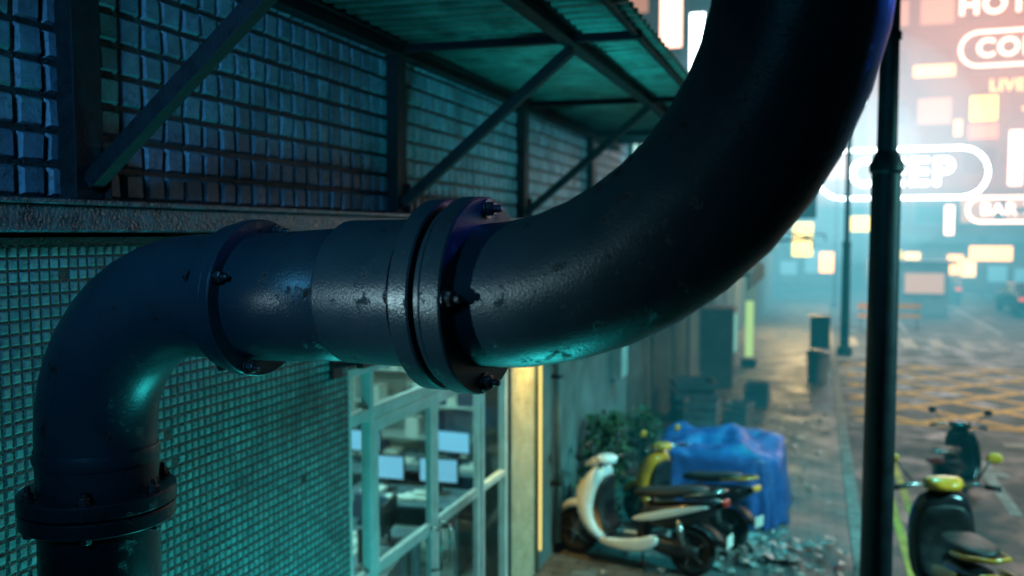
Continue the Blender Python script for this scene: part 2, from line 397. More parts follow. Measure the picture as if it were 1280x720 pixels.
# ---------------------------------------------------------------- storefront
sf=empty('storefront')
fx0,fx1=WX-.09,WX-.02
fr=[]
def fv(y,w,z0=0,z1=DZ,d=0): fr.append((fx0-d,fx1+d,y-w/2,y+w/2,z0,z1))
for y,w in((DY0+.04,.075),(5.2,.06),(7.28,.06),(DY1-.045,.08)): fv(y,w)
boxes('mullions',fr,M['white'],sf,bevel=.006)
fr=[]
ys=[DY0+.08,5.168,5.232,7.248,7.312,DY1-.088]
for a,b in((ys[0],ys[1]),(ys[2],ys[3]),(ys[4],ys[5])):
    fr+= [(fx0+.004,fx1-.004,a,b,2.36,2.44),(fx0+.004,fx1-.004,a,b,DZ-.06,DZ-.002)]
for a,b in((ys[0],ys[1]),(ys[4],ys[5])):
    fr+= [(fx0+.004,fx1-.004,a,b,1.28,1.34),(fx0+.004,fx1-.004,a,b,0.0,.14)]
boxes('transoms',fr,M['white'],sf,bevel=.005)
for nm,a,b in(('door_leaf',5.24,6.235),('door_leaf_2',6.245,7.24)):
    boxes(nm,[(fx0+.012,fx1-.012,a,a+.07,.02,2.35),(fx0+.012,fx1-.012,b-.07,b,.02,2.35),(fx0+.014,fx1-.014,a+.072,b-.072,2.26,2.35),
      (fx0+.014,fx1-.014,a+.072,b-.072,.02,.2),(fx0+.014,fx1-.014,a+.072,b-.072,1.27,1.35)],M['white'],sf,bevel=.005)
for yh in (6.16,6.33):
    tube('door_handle',[(WX-.03,yh,.98),(WX+.05,yh,1.0),(WX+.055,yh,1.3),(WX-.03,yh,1.32)],.013,M['chrome'],sf)
gx=WX-.055
mk('glass_panes',[(gx,DY0+.05,.1),(gx,DY1-.05,.1),(gx,DY1-.05,DZ-.03),(gx,DY0+.05,DZ-.03)],[(0,1,2,3)],M['glass'],sf)
it=empty('shop_interior')
boxes('room_shell',[(-8,-3.1,3.2,13,-.02,.02),(-8,-3.1,3.2,13,2.95,3.0),(-8.1,-8,3.2,13,0,3),(-8,-3.1,13,13.1,0,3),(-8,-3.1,3.1,3.2,0,3)],M['roomwall'],it)
boxes('room_back_partition',[(-6.6,-3.4,11.2,11.3,.02,2.2)],M['roomwall'],it)
lt=emis('fluorescent',(.45,1,.92),40,True)
for (x,yv) in((-4.3,6.2),(-4.3,8.9),(-6,7.5)):
    box('ceiling_light',x-.6,x+.6,yv-.12,yv+.12,2.90,2.94,lt,it)
M['tarp2']=mat('chair_fabric',(.04,.09,.16),.8,scale=20)
def desk(x,y,rz=0,two=True):
    d=empty('office_desk',(x,y,0),rz)
    boxes('top',[(-.7,.7,-.35,.35,.72,.75)],M['desk'],d,bevel=.004)
    boxes('legs',[(-.68,-.64,-.33,.33,.02,.719),(.64,.68,-.33,.33,.02,.719),(-.639,.639,.3,.32,.3,.719)],M['desk'],d)
    for dx in((-.3,.32) if two else (.1,)):
        box('monitor_back',dx-.23,dx+.23,.12,.15,.86,1.15,M['dark'],d,bevel=.008)
        box('monitor_screen',dx-.21,dx+.21,.117,.1195,.885,1.13,M['screen'],d)
        boxes('monitor_stand',[(dx-.03,dx+.03,.125,.145,.76,.859),(dx-.11,dx+.11,.05,.22,.751,.76)],M['dark'],d)
    box('keyboard',-.2,.2,-.2,-.06,.752,.77,M['paper'],d,bevel=.004)
    ps=[]
    for i in range(6):
        px=random.uniform(-.6,.45);pyy=random.uniform(-.3,.0); ps.append((px,px+.21,pyy,pyy+.1,.751+i*.002,.76+i*.012))
    boxes('papers',ps,M['paper'],d)
    return d
desk(-4.15,8.6,math.radians(5)); desk(-3.75,6.9,math.radians(-80)); desk(-5.6,9.6,0); desk(-4.9,7.3,math.radians(8),False); desk(-4.3,9.9,math.radians(-4),False)
def chair(x,y,rz):
    c=empty('office_chair',(x,y,0),rz)
    box('seat',-.23,.23,-.23,.23,.44,.51,M['tarp2'],c,bevel=.03)
    box('backrest',-.21,.21,.21,.27,.58,1.0,M['tarp2'],c,bevel=.03)
    cyl('post',(0,0,.1),(0,0,.44),.03,M['dark'],c)
    boxes('base',[(-.28,.28,-.025,.025,.06,.1),(-.025,.025,-.28,-.026,.06,.1),(-.025,.025,.026,.28,.06,.1)],M['dark'],c)
    box('back_bar',-.03,.03,.235,.26,.45,.6,M['dark'],c)
chair(-4.1,8.0,math.radians(170)); chair(-4.9,6.7,math.radians(190))
sh=empty('shelf_unit')
boxes('shelf_boards',[(-5.9,-3.6,10.6,10.95,z,z+.03) for z in(.4,.85,1.3,1.75,2.1)]+[(-5.93,-5.901,10.6,10.95,.02,2.13),(-3.599,-3.57,10.6,10.95,.02,2.13)],M['white'],sh)
bk=[]
for z in(.43,.88,1.33,1.78):
    x=-5.85
    while x<-3.7:
        w=random.uniform(.06,.22)
        if random.random()<.6: bk.append((x,x+w,10.62,10.88,z+.001,z+random.uniform(.15,.32)))
        x+=w+.02
boxes('binders',bk[::2],M['paper'],sh); boxes('binders_dark',bk[1::2],M['tarp2'],sh)
ip=empty('wall_poster')
box('sheet',-5.4,-4.6,11.19,11.198,1.2,2.1,M['paper'],ip)
wl=empty('wall_bracket')
box('plate',WX,WX+.03,4.62,4.74,2.72,2.86,M['dark'],wl,bevel=.004)
beam('arm',(WX+.03,4.68,2.8),(WX+.32,4.72,2.84),.03,.03,M['dark'],wl)
beam('bar',(WX+.30,4.45,2.84),(WX+.30,5.5,2.84),.045,.03,M['dark'],wl)
wlamp=empty('wall_lamp')
box('lamp_back',WX+.013,WX+.05,8.32,8.48,3.0,3.16,M['dark'],wlamp,bevel=.005)
revolve('lamp_shade',[(0,.09),(.10,.04)],(WX+.16,8.4,3.0),(0,0,1),M['dark'],wlamp,n=20)
beam('lamp_arm',(WX+.05,8.4,3.09),(WX+.16,8.4,3.09),.02,.02,M['dark'],wlamp)
revolve('lamp_bulb',[(0,.015),(.02,.03),(.05,.03),(.06,.02)],(WX+.16,8.4,2.94),(0,0,1),emis('bulb',(1,.75,.3),1.9),wlamp,n=12)
ac=empty('air_conditioner')
box('casing',WX+.05,WX+.36,11.1,11.9,2.3,2.85,M['roomwall'],ac,bevel=.02)
revolve('fan_grille',[(0,.2),(.01,.2)],(WX+.362,11.4,2.57),(1,0,0),M['dark'],ac,n=24)
boxes('brackets',[(WX+.012,WX+.34,11.2,11.24,2.26,2.298),(WX+.012,WX+.34,11.76,11.8,2.26,2.298)],M['steel'],ac)
mb=empty('electric_meter_box')
box('case',WX+.013,WX+.16,12.3,12.75,1.5,2.15,M['conc'],mb,bevel=.01); box('door',WX+.161,WX+.17,12.33,12.72,1.53,2.12,M['roomwall'],mb)
tube('conduit',[(WX+.06,12.5,2.15),(WX+.06,12.5,3.55)],.02,M['steel'],mb)
dp=empty('downpipe')
tube('pipe_run',[(WX+.08,9.35,.15),(WX+.08,9.35,3.5)],.04,M['render'],dp)
for z in(.8,2.0,3.2): box('clip',WX+.012,WX+.125,9.30,9.40,z,z+.03,M['steel'],dp)

# ---------------------------------------------------------------- further buildings, left row
M['winlit']=emis('window_light',(.5,.9,.8),.5)
M['fac1']=mat('facade_green',(.10,.16,.15),.8,col2=(.05,.08,.08),scale=1,bump=.3)
M['fac2']=mat('facade_grey',(.22,.22,.24),.8,col2=(.1,.1,.11),scale=1,bump=.3)
def facade(name,x,y0,y1,h,mt,floors,seedv,lit=.25):
    b=empty(name); rnd=random.Random(seedv)
    box('body',x-8,x,y0,y1,0,h,mt,b)
    fh=(h-3.4)/floors; fr=[];gl=[];lt_=[];aw=[]
    n=max(1,int((y1-y0)/2.4)); w=(y1-y0)/n
    for f in range(floors):
        for i in range(n):
            a=y0+i*w+.5; c=y0+(i+1)*w-.5; z0=3.6+f*fh+.5; z1=z0+1.4
            fr+= [(x,x+.08,a-.08,c+.08,z1,z1+.08),(x,x+.12,a-.1,c+.1,z0-.09,z0),(x,x+.08,a-.08,a,z0,z1),(x,x+.08,c,c+.08,z0,z1),(x,x+.06,(a+c)/2-.03,(a+c)/2+.03,z0,z1)]
            (lt_ if rnd.random()<lit else gl).append((x-.0,x+.02,a,c,z0,z1))
            if rnd.random()<.4: aw.append((x+.02,x+.45,a+.1,a+.9,z0-.75,z0-.2))
    boxes('window_frames',fr,M['conc'],b)
    if gl: boxes('window_glass',gl,M['dark'],b)
    if lt_: boxes('lit_windows',lt_,M['winlit'],b)
    if aw: boxes('air_units',aw,M['conc'],b,bevel=.02)
    sl=[]
    for i in range(n):
        a=y0+i*w+.25; c=y0+(i+1)*w-.25; z=0.02
        while z<2.5: sl.append((x,x+.03,a,c,z,z+.085)); z+=.1
    boxes('roller_shutters',sl,M['shutter'],b)
    boxes('fascia',[(x,x+.35,y0+.1,y1-.1,2.7,3.3)],M['render'],b,bevel=.02)
    return b
box('back_wall',-10,-8.2,-6,13.4,0,9,M['fac1'],bld)
box('upper_body',-8.2,-3.1,-6,13.4,H+1.4,8.6,M['fac1'],bld)
facade('shop_building',-2.9,13.8,24,6.6,M['fac1'],1,3)
facade('shop_building',-2.6,24.3,36,6.9,M['fac2'],1,5)
facade('shop_building',-2.2,36.3,50,8.0,M['fac1'],1,8)
def awning(x,y0,y1,z,d,mt):
    a=empty('shop_awning')
    V=[(x,y0,z+.6),(x,y1,z+.6),(x+d,y1,z),(x+d,y0,z),(x+d,y1,z-.25),(x+d,y0,z-.25)]
    o=mk('canvas',V,[(0,1,2,3),(3,2,4,5)],mt,a); s=o.modifiers.new('s','SOLIDIFY'); s.thickness=.03
    for yy in (y0,y1): beam('arm',(x,yy,z-.1),(x+d,yy,z),.04,.04,M['steel'],a)
awning(-2.55,15,19.5,2.9,1.5,M['fac1']); awning(-2.2,25,30,3.4,2.1,M['render']); awning(-1.85,37,44,3.5,2.2,M['fac2'])
def signbox(x0,x1,y,z0,z1,mt):
    s=empty('projecting_sign')
    box('case',x0,x1,y,y+.22,z0,z1,M['dark'],s,bevel=.02)
    box('face',x0+.05,x1-.05,y-.012,y-.002,z0+.05,z1-.05,mt,s)
    box('arm',x0-.4,x0-.001,y+.08,y+.14,(z0+z1)/2-.04,(z0+z1)/2+.04,M['steel'],s)
signbox(-2.1,-.8,30.5,4.3,5.6,M['dark'])
signbox(-1.8,0,34,4.1,5.1,M['dark'])
signbox(-1.8,-.4,38,5.6,6.4,emis('sign_teal',(.2,.7,.8),.7))
signbox(-2.2,-1.2,22,3.7,4.5,emis('sign_dim',(.05,.3,.3),.3))
ls=empty('lit_floor_sign'); box('panel',-1.75,-1.55,24.5,24.62,.25,1.75,emis('floor_sign',(.55,.85,.3),.7),ls,bevel=.02); box('base',-1.85,-1.45,24.4,24.72,0,.2,M['dark'],ls)
vm=empty('vending_machine')
box('cabinet',-2.5,-1.75,20.9,21.8,0,1.85,M['fac2'],vm,bevel=.03); box('window',-1.749,-1.74,21.0,21.6,.8,1.7,emis('vend',(.2,.7,.6),.6),vm); box('slot',-1.749,-1.735,21.1,21.5,.25,.45,M['dark'],vm)
for (x,yv,s) in((-1.9,16.2,.6),(-1.3,16.9,.45),(-2.2,17.3,.8),(-1.1,19,.5)):
    b=empty('crate',(x,yv,0),random.uniform(-.4,.4))
    boxes('slats',[(-s/2,s/2,-s/2,-s/2+.03,z,z+s*.18) for z in(0,s*.25,s*.5,s*.75)]+[(-s/2,s/2,s/2-.03,s/2,z,z+s*.18) for z in(0,s*.25,s*.5,s*.75)]+[(s/2-.029,s/2,-s/2+.031,s/2-.031,z,z+s*.18) for z in(0,s*.25,s*.5,s*.75)]+[(-s/2,-s/2+.029,-s/2+.031,s/2-.031,z,z+s*.18) for z in(0,s*.25,s*.5,s*.75)]+[(-s/2+.03,s/2-.03,-s/2+.031,s/2-.031,.01,.5*s)],M['fac2'],b)
cb=empty('utility_cabinet')
box('body',-.1,.42,25.6,26.2,.08,1.25,M['pole'],cb,bevel=.02); box('plinth',-.15,.44,25.55,26.25,0,.079,M['conc'],cb); box('roof',-.14,.44,25.56,26.24,1.252,1.30,M['pole'],cb)
box('door',-.07,.39,25.585,25.598,.15,1.18,M['pole'],cb)
tb=empty('trash_bin')
revolve('bin_body',[(0,.2),(.02,.22),(.65,.26),(.68,.27)],(.1,22.3,0),(0,0,1),M['fac2'],tb,n=20); revolve('bin_lid',[(0,.28),(.06,.26),(.12,.15)],(.1,22.3,.685),(0,0,1),M['dark'],tb,n=20)

# ---------------------------------------------------------------- end of street buildings and neon
M['winlit2']=emis('window_warm',(1,.42,.25),.45)
M['facp']=mat('facade_pinkish',(.22,.10,.08),.8,col2=(.12,.06,.05),scale=.6)
GL=[emis('shop_glow',(.8,.95,1),1.0),emis('shop_glow_warm',(1,.55,.18),2.2),emis('shop_glow_dim',(.3,.6,.7),.3)]
def endbld(name,x0,x1,y,h,mt,seedv,lit=.3):
    b=empty(name); rnd=random.Random(seedv)
    box('body',x0,x1,y,y+12,-.1,h,mt,b)
    nx=int((x1-x0)/2.2); w=(x1-x0)/nx; fr=[];gl=[];l2=[]
    z=4.2
    while z<h-2:
        for i in range(nx):
            a=x0+i*w+.35;c=x0+(i+1)*w-.35
            fr+=[(a-.08,c+.08,y-.12,y,z-.1,z),(a-.08,a,y-.08,y,z,z+1.6),(c,c+.08,y-.08,y,z,z+1.6),(a-.08,c+.08,y-.08,y,z+1.6,z+1.68)]
            (l2 if rnd.random()<lit else gl).append((a,c,y-.02,y+.01,z,z+1.6))
        z+=3.1
    boxes('window_frames',fr,M['conc'],b); boxes('glass',gl,M['dark'],b)
    if l2: boxes('lit_glass',l2,M['winlit2'],b)
    boxes('parapet',[(x0-.1,x1+.1,y-.2,y+.3,h,h+.5)],M['conc'],b)
    sf_=[[],[],[]];x=x0+.3
    while x<x1-1.4:
        w=rnd.uniform(.5,1.5); z0=rnd.uniform(.2,.9); sf_[rnd.randrange(3)].append((x,x+w,y-.06,y-.01,z0,z0+rnd.uniform(.8,1.7))); x+=w+rnd.uniform(.2,.9)
    for g,l in zip(GL,sf_):
        if l: boxes('shopfronts',l,g,b)
    boxes('shop_fascia',[(x0+.2,x1-.2,y-.5,y-.07,2.9,3.5)],M['fac2'],b)
endbld('office_building',-14,2.5,66,24,M['fac2'],1,.2)
endbld('office_building',3,16,62,30,M['facp'],2,.3)
endbld('office_building',16.5,32,58,26,M['facp'],4,.4)
neW=emis('neon_white',(.85,1,1),7); neP=emis('neon_pink',(1,.50,.36),3.6); neY=emis('neon_yellow',(1,.62,.05),2.2); neR=emis('neon_red',(1,.12,.05),1.6); neC=emis('neon_cyan',(.5,.95,1),4); neO=emis('neon_orange',(1,.36,.10),2.8)
def text_sign(body,x,y,z,size,mt,backing=None,bold=.03):
    s=empty('neon_sign')
    cu=bpy.data.curves.new('letters','FONT'); cu.body=body; cu.size=size; cu.extrude=.06; cu.offset=bold*size*.5; cu.align_x='CENTER'; cu.align_y='CENTER'; cu.space_character=1.12
    o=bpy.data.objects.new('letters',cu); COL.objects.link(o); o.location=(x,y,z); o.rotation_euler=(math.pi/2,0,0); o.parent=s; cu.materials.append(mt)
    if backing:
        w,h,bm_=backing
        pts=[];r=h/2
        for i in range(13):
            t=-math.pi/2+math.pi*i/12; pts.append((x+w/2-r+r*math.cos(t),y,z+r*math.sin(t)))
        for i in range(13):
            t=math.pi/2+math.pi*i/12; pts.append((x-w/2+r+r*math.cos(t),y,z+r*math.sin(t)))
        pts.append(pts[0]); tube('outline',pts,.08,bm_,s,n=8)
    boxes('mount',[(x-size*.9,x-size*.8,y+.07,y+3.5,z-.1,z+.1),(x+size*.8,x+size*.9,y+.07,y+3.5,z-.1,z+.1)],M['steel'],s)
    return s
text_sign('OEEP',4.7,58,7.1,2.3,neW,(9.4,2.9,neW),.02)
text_sign('CORE 24',11.4,57,14.0,1.4,neP,(7.6,1.9,neP),.02)
text_sign('HOTEL',10.4,59,16.9,1.6,neP)
text_sign('BAR 77',10.6,57.5,4.9,.95,neP,(4.6,1.4,neP),.02)
text_sign('LIVE',10.3,58.5,12.1,.9,neO)
def vsign(x,y,z0,z1,w,mt):
    s=empty('vertical_sign')
    box('case',x-w/2,x+w/2,y,y+.3,z0,z1,M['dark'],s,bevel=.03)
    box('face',x-w/2+.06,x+w/2-.06,y-.012,y-.002,z0+.06,z1-.06,mt,s)
    box('bracket',x-.05,x+.05,y+.301,y+4,z1-.6,z1-.5,M['steel'],s)
vsign(8.9,57,9.9,11.4,1.5,neY); vsign(8.9,57,8.9,9.8,1.6,neR)
vsign(10.6,57,6.2,9.4,.8,neP); vsign(7.3,57,3.4,5.2,.6,neP)
vsign(7.6,57,9.1,10.1,.5,neO); vsign(11.8,57,10.4,10.7,2,neO)
vsign(2.2,56,11,13.5,.8,neC); vsign(4.0,60,15.2,18,1.2,neP); vsign(6.6,60,13,13.8,2.4,neO)
vsign(11.4,50,1.0,4.0,.3,neO); vsign(-.7,52,2.2,4.2,1.2,neY); vsign(7.4,55,1.2,2.4,.9,neO)
vsign(9.4,57,17.9,18.5,5,neP); vsign(-1.6,64,13,17,1.4,neP); vsign(-4.5,62,12,14,2.2,neO); vsign(-6,62,15,19,1.2,neC)
vsign(-9.7,62,16.2,20.5,1.6,neP); vsign(-7.9,62,14.5,18.5,1.1,neW); vsign(-11.3,62,15.5,17,1.2,neO); vsign(9,54,2.0,2.9,2.2,neO); vsign(4.6,58,1.2,2.6,.6,neY); vsign(.6,50,1.4,2.6,.9,neO); vsign(2.6,57,3.6,4.6,1.4,neY)
# ---------------------------------------------------------------- poles
def lamppost(x,y,r1,r2,zc,ht):
    p=empty('street_lamp_pole',(x,y,0))
    revolve('base',[(0,r1*1.7),(.25,r1*1.6),(.3,r1*1.15)],(0,0,0),(0,0,1),M['pole'],p,n=24)
    revolve('lower_shaft',[(0,r1),(zc-.3,r1*.88)],(0,0,.3),(0,0,1),M['pole'],p,n=24)
    revolve('collar',[(0,r1*.9),(.02,r1*1.02),(.07,r1*1.02),(.16,r2*1.05)],(0,0,zc),(0,0,1),M['pole'],p,n=24)
    revolve('upper_shaft',[(0,r2),(ht-zc,r2*.8)],(0,0,zc+.1),(0,0,1),M['pole'],p,n=24)
    if r1>.09: revolve('band',[(0,r2*1.15),(.05,r2*1.15)],(0,0,zc+.95),(0,0,1),M['steel'],p,n=24)
    tube('arm',[(0,0,ht-.1),(.3,0,ht+.3),(1.2,0,ht+.5),(2,0,ht+.5)],.04,M['pole'],p)
    box('lamp_head',1.9,2.6,-.13,.13,ht+.44,ht+.54,M['pole'],p,bevel=.03)
    box('access_door',-.05,.05,-r1*1.02,-r1*.9,.6,.95,M['steel'],p)
lamppost(.47,6.95,.115,.070,4.02,8.5)
lamppost(.85,27.5,.13,.08,3.2,12)
lamppost(.9,45,.08,.05,3.0,12)

# ---------------------------------------------------------------- scooters
def wheel(name,x,parent,r=.24,w=.055):
    V=[];F=[];n=28;m=10
    for i in range(n):
        t=2*math.pi*i/n
        for j in range(m):
            q=2*math.pi*j/m; rr=r-w+w*math.cos(q); V.append((x+rr*math.cos(t),w*.95*math.sin(q),r+rr*math.sin(t)))
    for i in range(n):
        for j in range(m):
            a=i*m+j;b=i*m+(j+1)%m;c=((i+1)%n)*m+(j+1)%m;d=((i+1)%n)*m+j; F.append((a,b,c,d))
    mk(name+'_tyre',V,F,M['rubber'],parent,smooth=True)
    revolve(name+'_rim',[(-.03,r-w*1.6),(-.02,r-w*1.5),(.02,r-w*1.5),(.03,r-w*1.6)],(x,0,r),(0,1,0),M['dark'],parent,n=24)
    for k in range(5):
        t=2*math.pi*k/5; beam(name+'_spoke',(x,-.034,r),(x+(r-w*1.5)*math.cos(t),-.034,r+(r-w*1.5)*math.sin(t)),.03,.012,M['chrome'],parent,bevel=0)
        beam(name+'_spoke_b',(x,.034,r),(x+(r-w*1.5)*math.cos(t),.034,r+(r-w*1.5)*math.sin(t)),.03,.012,M['chrome'],parent,bevel=0)
    revolve(name+'_hub',[(-.06,.04),(.06,.04)],(x,0,r),(0,1,0),M['chrome'],parent,n=14)
M['glasslens']=mat('lens',(.6,.65,.65),.08,scale=3,coat=1)
M['mirror']=mat('mirror_back',(.75,.33,.04),.3,scale=3)
M['redr']=mat('red_paint',(.4,.03,.02),.3,scale=6,coat=.5)
def scooter(x,y,rz,pm,pm2,accent,lean=.06,body=None,z=0,sc=1,skirt=None):
    body=body or pm; skirt=skirt or body
    s=empty('parked_scooter',(x,y,z),rz); s.rotation_euler=(lean,0,rz); s.scale=(sc,sc,sc)
    wheel('front_wheel',.64,s); wheel('rear_wheel',-.60,s)
    for sy in(-.06,.06): cyl('fork',(.64,sy,.24),(.50,sy,.62),.018,M['chrome'],s,n=10)
    sweep('front_fender',[(.40,.42,.06,.015),(.50,.52,.10,.045),(.66,.55,.105,.05),(.80,.47,.09,.04),(.90,.33,.03,.015)],pm,s)
    sweep('front_apron',[(.26,.22,.19,.04),(.39,.32,.25,.065),(.49,.50,.25,.105),(.48,.68,.24,.125),(.41,.84,.21,.10),(.33,.96,.14,.05)],pm,s)
    sweep('apron_inner',[(.20,.30,.16,.02),(.29,.42,.20,.02),(.335,.56,.20,.02),(.33,.72,.19,.02),(.28,.88,.15,.02)],M['dark'],s)
    sweep('front_nose',[(.46,.48,.05,.02),(.61,.58,.10,.05),(.61,.70,.10,.05),(.49,.82,.05,.03)],pm2,s)
    sweep('handlebar_cowl',[(.50,.92,.07,.03),(.43,1.0,.15,.065),(.32,1.03,.15,.055),(.23,1.0,.07,.03)],accent or pm,s)
    sweep('headlight',[(.55,.90,.03,.012),(.535,.94,.095,.03),(.48,.985,.095,.03),(.46,1.01,.04,.012)],M['glasslens'],s)
    for sy in(-1,1):
        tube('handlebar',[(.33,sy*.08,1.0),(.30,sy*.22,1.02),(.24,sy*.36,1.01)],.014,M['chrome'],s,n=8)
        tube('grip',[(.275,sy*.27,1.016),(.24,sy*.37,1.008)],.02,M['rubber'],s,n=10)
        tube('brake_lever',[(.33,sy*.24,1.01),(.32,sy*.36,1.0)],.007,M['chrome'],s,n=6)
        tube('mirror_stalk',[(.32,sy*.22,1.03),(.36,sy*.29,1.13),(.36,sy*.33,1.19)],.007,M['dark'],s,n=6)
        sweep('mirror',[(.385,1.16,.02,.01),(.38,1.18,.06,.02),(.372,1.22,.065,.02),(.365,1.25,.02,.01)],M['mirror' if accent else 'dark'],s,yoff=sy*.36)
        sweep('turn_signal',[(.52,.80,.01,.01),(.545,.78,.03,.015),(.56,.74,.02,.01)],accent or M['ypaint'],s,yoff=sy*.14)
        sweep('side_skirt',[(.34,.24,.02,.03),(.1,.22,.025,.055),(-.15,.25,.03,.075),(-.32,.36,.02,.05)],skirt,s,yoff=sy*.17)
        sweep('side_stripe',[(-.02,.50,.008,.02),(-.25,.56,.012,.045),(-.55,.66,.012,.035),(-.82,.74,.006,.012)],pm2,s,yoff=sy*.175)
    sweep('floorboard',[(.34,.25,.15,.02),(.2,.235,.17,.035),(-.1,.235,.17,.035),(-.18,.26,.15,.03)],M['dark'],s)
    sweep('seat_column',[(-.08,.26,.13,.05),(-.12,.42,.14,.06),(-.14,.58,.14,.07),(-.2,.68,.13,.05)],M['dark'],s)
    sweep('rear_body',[(-.08,.58,.12,.08),(-.25,.54,.165,.14),(-.5,.58,.17,.14),(-.72,.67,.13,.09),(-.92,.76,.05,.03)],body,s)
    sweep('engine_case',[(-.18,.30,.08,.06),(-.35,.27,.10,.09),(-.6,.26,.06,.07),(-.70,.26,.04,.05)],M['dark'],s,yoff=.08)
    sweep('exhaust',[(-.25,.22,.03,.03),(-.45,.24,.045,.045),(-.75,.32,.05,.05),(-.86,.35,.035,.035)],M['chromedark'],s,yoff=-.15)
    sweep('seat',[(.02,.72,.07,.025),(-.06,.75,.12,.045),(-.25,.765,.155,.05),(-.42,.79,.16,.055),(-.62,.84,.14,.05),(-.76,.85,.07,.025)],M['seat'],s)
    tube('grab_rail',[(-.55,.15,.80),(-.82,.13,.86),(-.93,0,.88),(-.82,-.13,.86),(-.55,-.15,.80)],.016,M['chrome'] if not accent else accent,s,n=8)
    sweep('tail_light',[(-.90,.79,.09,.012),(-.935,.76,.09,.02),(-.93,.72,.07,.015)],M['red'] if not accent else accent,s)
    sweep('rear_fender',[(-.62,.52,.06,.012),(-.78,.50,.065,.015),(-.90,.40,.06,.012),(-.95,.32,.05,.01)],M['dark'],s)
    box('number_plate',-.972,-.965,-.09,.09,.34,.46,M['paper'],s,bevel=.002)
    tube('shock',[(-.55,.13,.3),(-.50,.14,.56)],.028,M['chrome'],s,n=10)
    tube('kick_stand',[(-.12,.1,.2),(-.2,.2,.02)],.012,M['steel'],s,n=8)
    return s
scooter(-1.80,9.35,math.radians(168),M['wpaint'],M['wpaint'],None,body=M['bpaint'],skirt=M['wpaint'],sc=1.08)
scooter(-1.42,10.4,math.radians(155),M['ypaint'],M['bpaint'],M['ypaint'],body=M['bpaint'])
scooter(1.32,8.9,math.radians(95),M['bpaint'],M['ypaint'],M['ypaint'],-.05,z=-.125,sc=1.28)
scooter(1.9,13.4,math.radians(70),M['bpaint'],M['dark'],None,-.05,z=-.125)
scooter(7.2,33.5,math.radians(60),M['bpaint'],M['wpaint'],None,-.05,z=-.125)
scooter(8.2,36,math.radians(50),M['redr'],M['wpaint'],None,-.05,z=-.125)

# ---------------------------------------------------------------- tarp
tp=empty('tarp_covered_bikes',(-1.15,11.9,0))
V=[];F=[];nt_=120
rings=[]
for k in range(11): rings.append((k/10,0))
for k in range(1,13): rings.append((1,k/12))
A,B=.80,.95
for (rr,dn) in rings:
    for i in range(nt_):
        t=2*math.pi*i/nt_; c=math.cos(t);s=math.sin(t)
        e=.45; px=A*math.copysign(abs(c)**e,c)*rr; pyy=B*math.copysign(abs(s)**e,s)*rr
        q=Vector((px*2.2,pyy*2.2,3.1))
        ztop=.90+.12*noise.noise(q)+.06*noise.noise(q*3)-.10*rr**4+.05*math.sin(pyy*5)
        f=1+dn*(.07*math.sin(t*13+3*noise.noise(Vector((c*2,s*2,0))))+.05*math.sin(t*23+1)+.06)
        z=ztop*(1-dn)+.015*dn
        z=max(z,.012)
        w=noise.noise(Vector((px*5,pyy*5,z*5)))*.025
        V.append((px*f+w,pyy*f+w,z+(w*.6 if dn<.9 else 0)))
for j in range(len(rings)-1):
    for i in range(nt_):
        k=(i+1)%nt_; F.append((j*nt_+i,j*nt_+k,(j+1)*nt_+k,(j+1)*nt_+i))
mk('tarp_sheet',V,F,M['tarp'],tp,smooth=True)
# ---------------------------------------------------------------- plants
def bush(name,x,y,hh,rad,n):
    b=empty(name,(x,y,0)); V=[];F=[]
    for i in range(n):
        h=random.random()**.7*hh; a=random.uniform(0,6.28); r=rad*(.25+.75*random.random())*(1-.35*h/hh)*(1+.5*noise.noise(Vector((math.cos(a)*2,math.sin(a)*2,h*3))))
        c=Vector((r*math.cos(a),r*math.sin(a),h+.05)); l=random.uniform(.05,.12); w=l*.35
        d=Vector((random.gauss(0,1)+math.cos(a),random.gauss(0,1)+math.sin(a),random.gauss(.1,.7))).normalized()
        sd=d.cross(Vector((random.gauss(0,1),random.gauss(0,1),random.gauss(0,1)))).normalized()
        k=len(V); V+=[c,c+d*l*.5+sd*w,c+d*l,c+d*l*.5-sd*w]; F.append((k,k+1,k+2,k+3))
    mk('foliage',V,F,M['leaf'],b)
    for i in range(9):
        a=random.uniform(0,6.28); tube('stem',[(0.03*math.cos(a),.03*math.sin(a),0),(rad*.3*math.cos(a),rad*.3*math.sin(a),hh*.5),(rad*.6*math.cos(a),rad*.6*math.sin(a),hh*.9)],[.012,.008,.004],M['bark'],b,n=6)
bush('shrub',-2.4,10.6,1.3,.35,1000); bush('shrub',-2.45,9.95,.6,.22,350); bush('shrub',-2.4,13.0,.9,.3,500)
# ---------------------------------------------------------------- litter
lit_=empty('litter_pile'); V=[];F=[]
for i in range(300):
    if i<130: cx=random.gauss(-.6,.38); cy=random.gauss(10.15,.35)
    else: cx=random.uniform(-2.3,.3); cy=random.uniform(8.2,20)
    s=random.uniform(.02,.10)
    k=len(V); z=.01+random.random()*(.05 if i<130 else .01)
    for j in range(5):
        a=2*math.pi*j/5+random.uniform(-.3,.3); V.append((cx+s*math.cos(a),cy+s*math.sin(a),z+random.uniform(-.009,.05)))
    V.append((cx,cy,z+random.uniform(.01,.06)))
    for j in range(5): F.append((k+5,k+j,k+(j+1)%5))
mk('scraps',V,F,M['trash'],lit_)

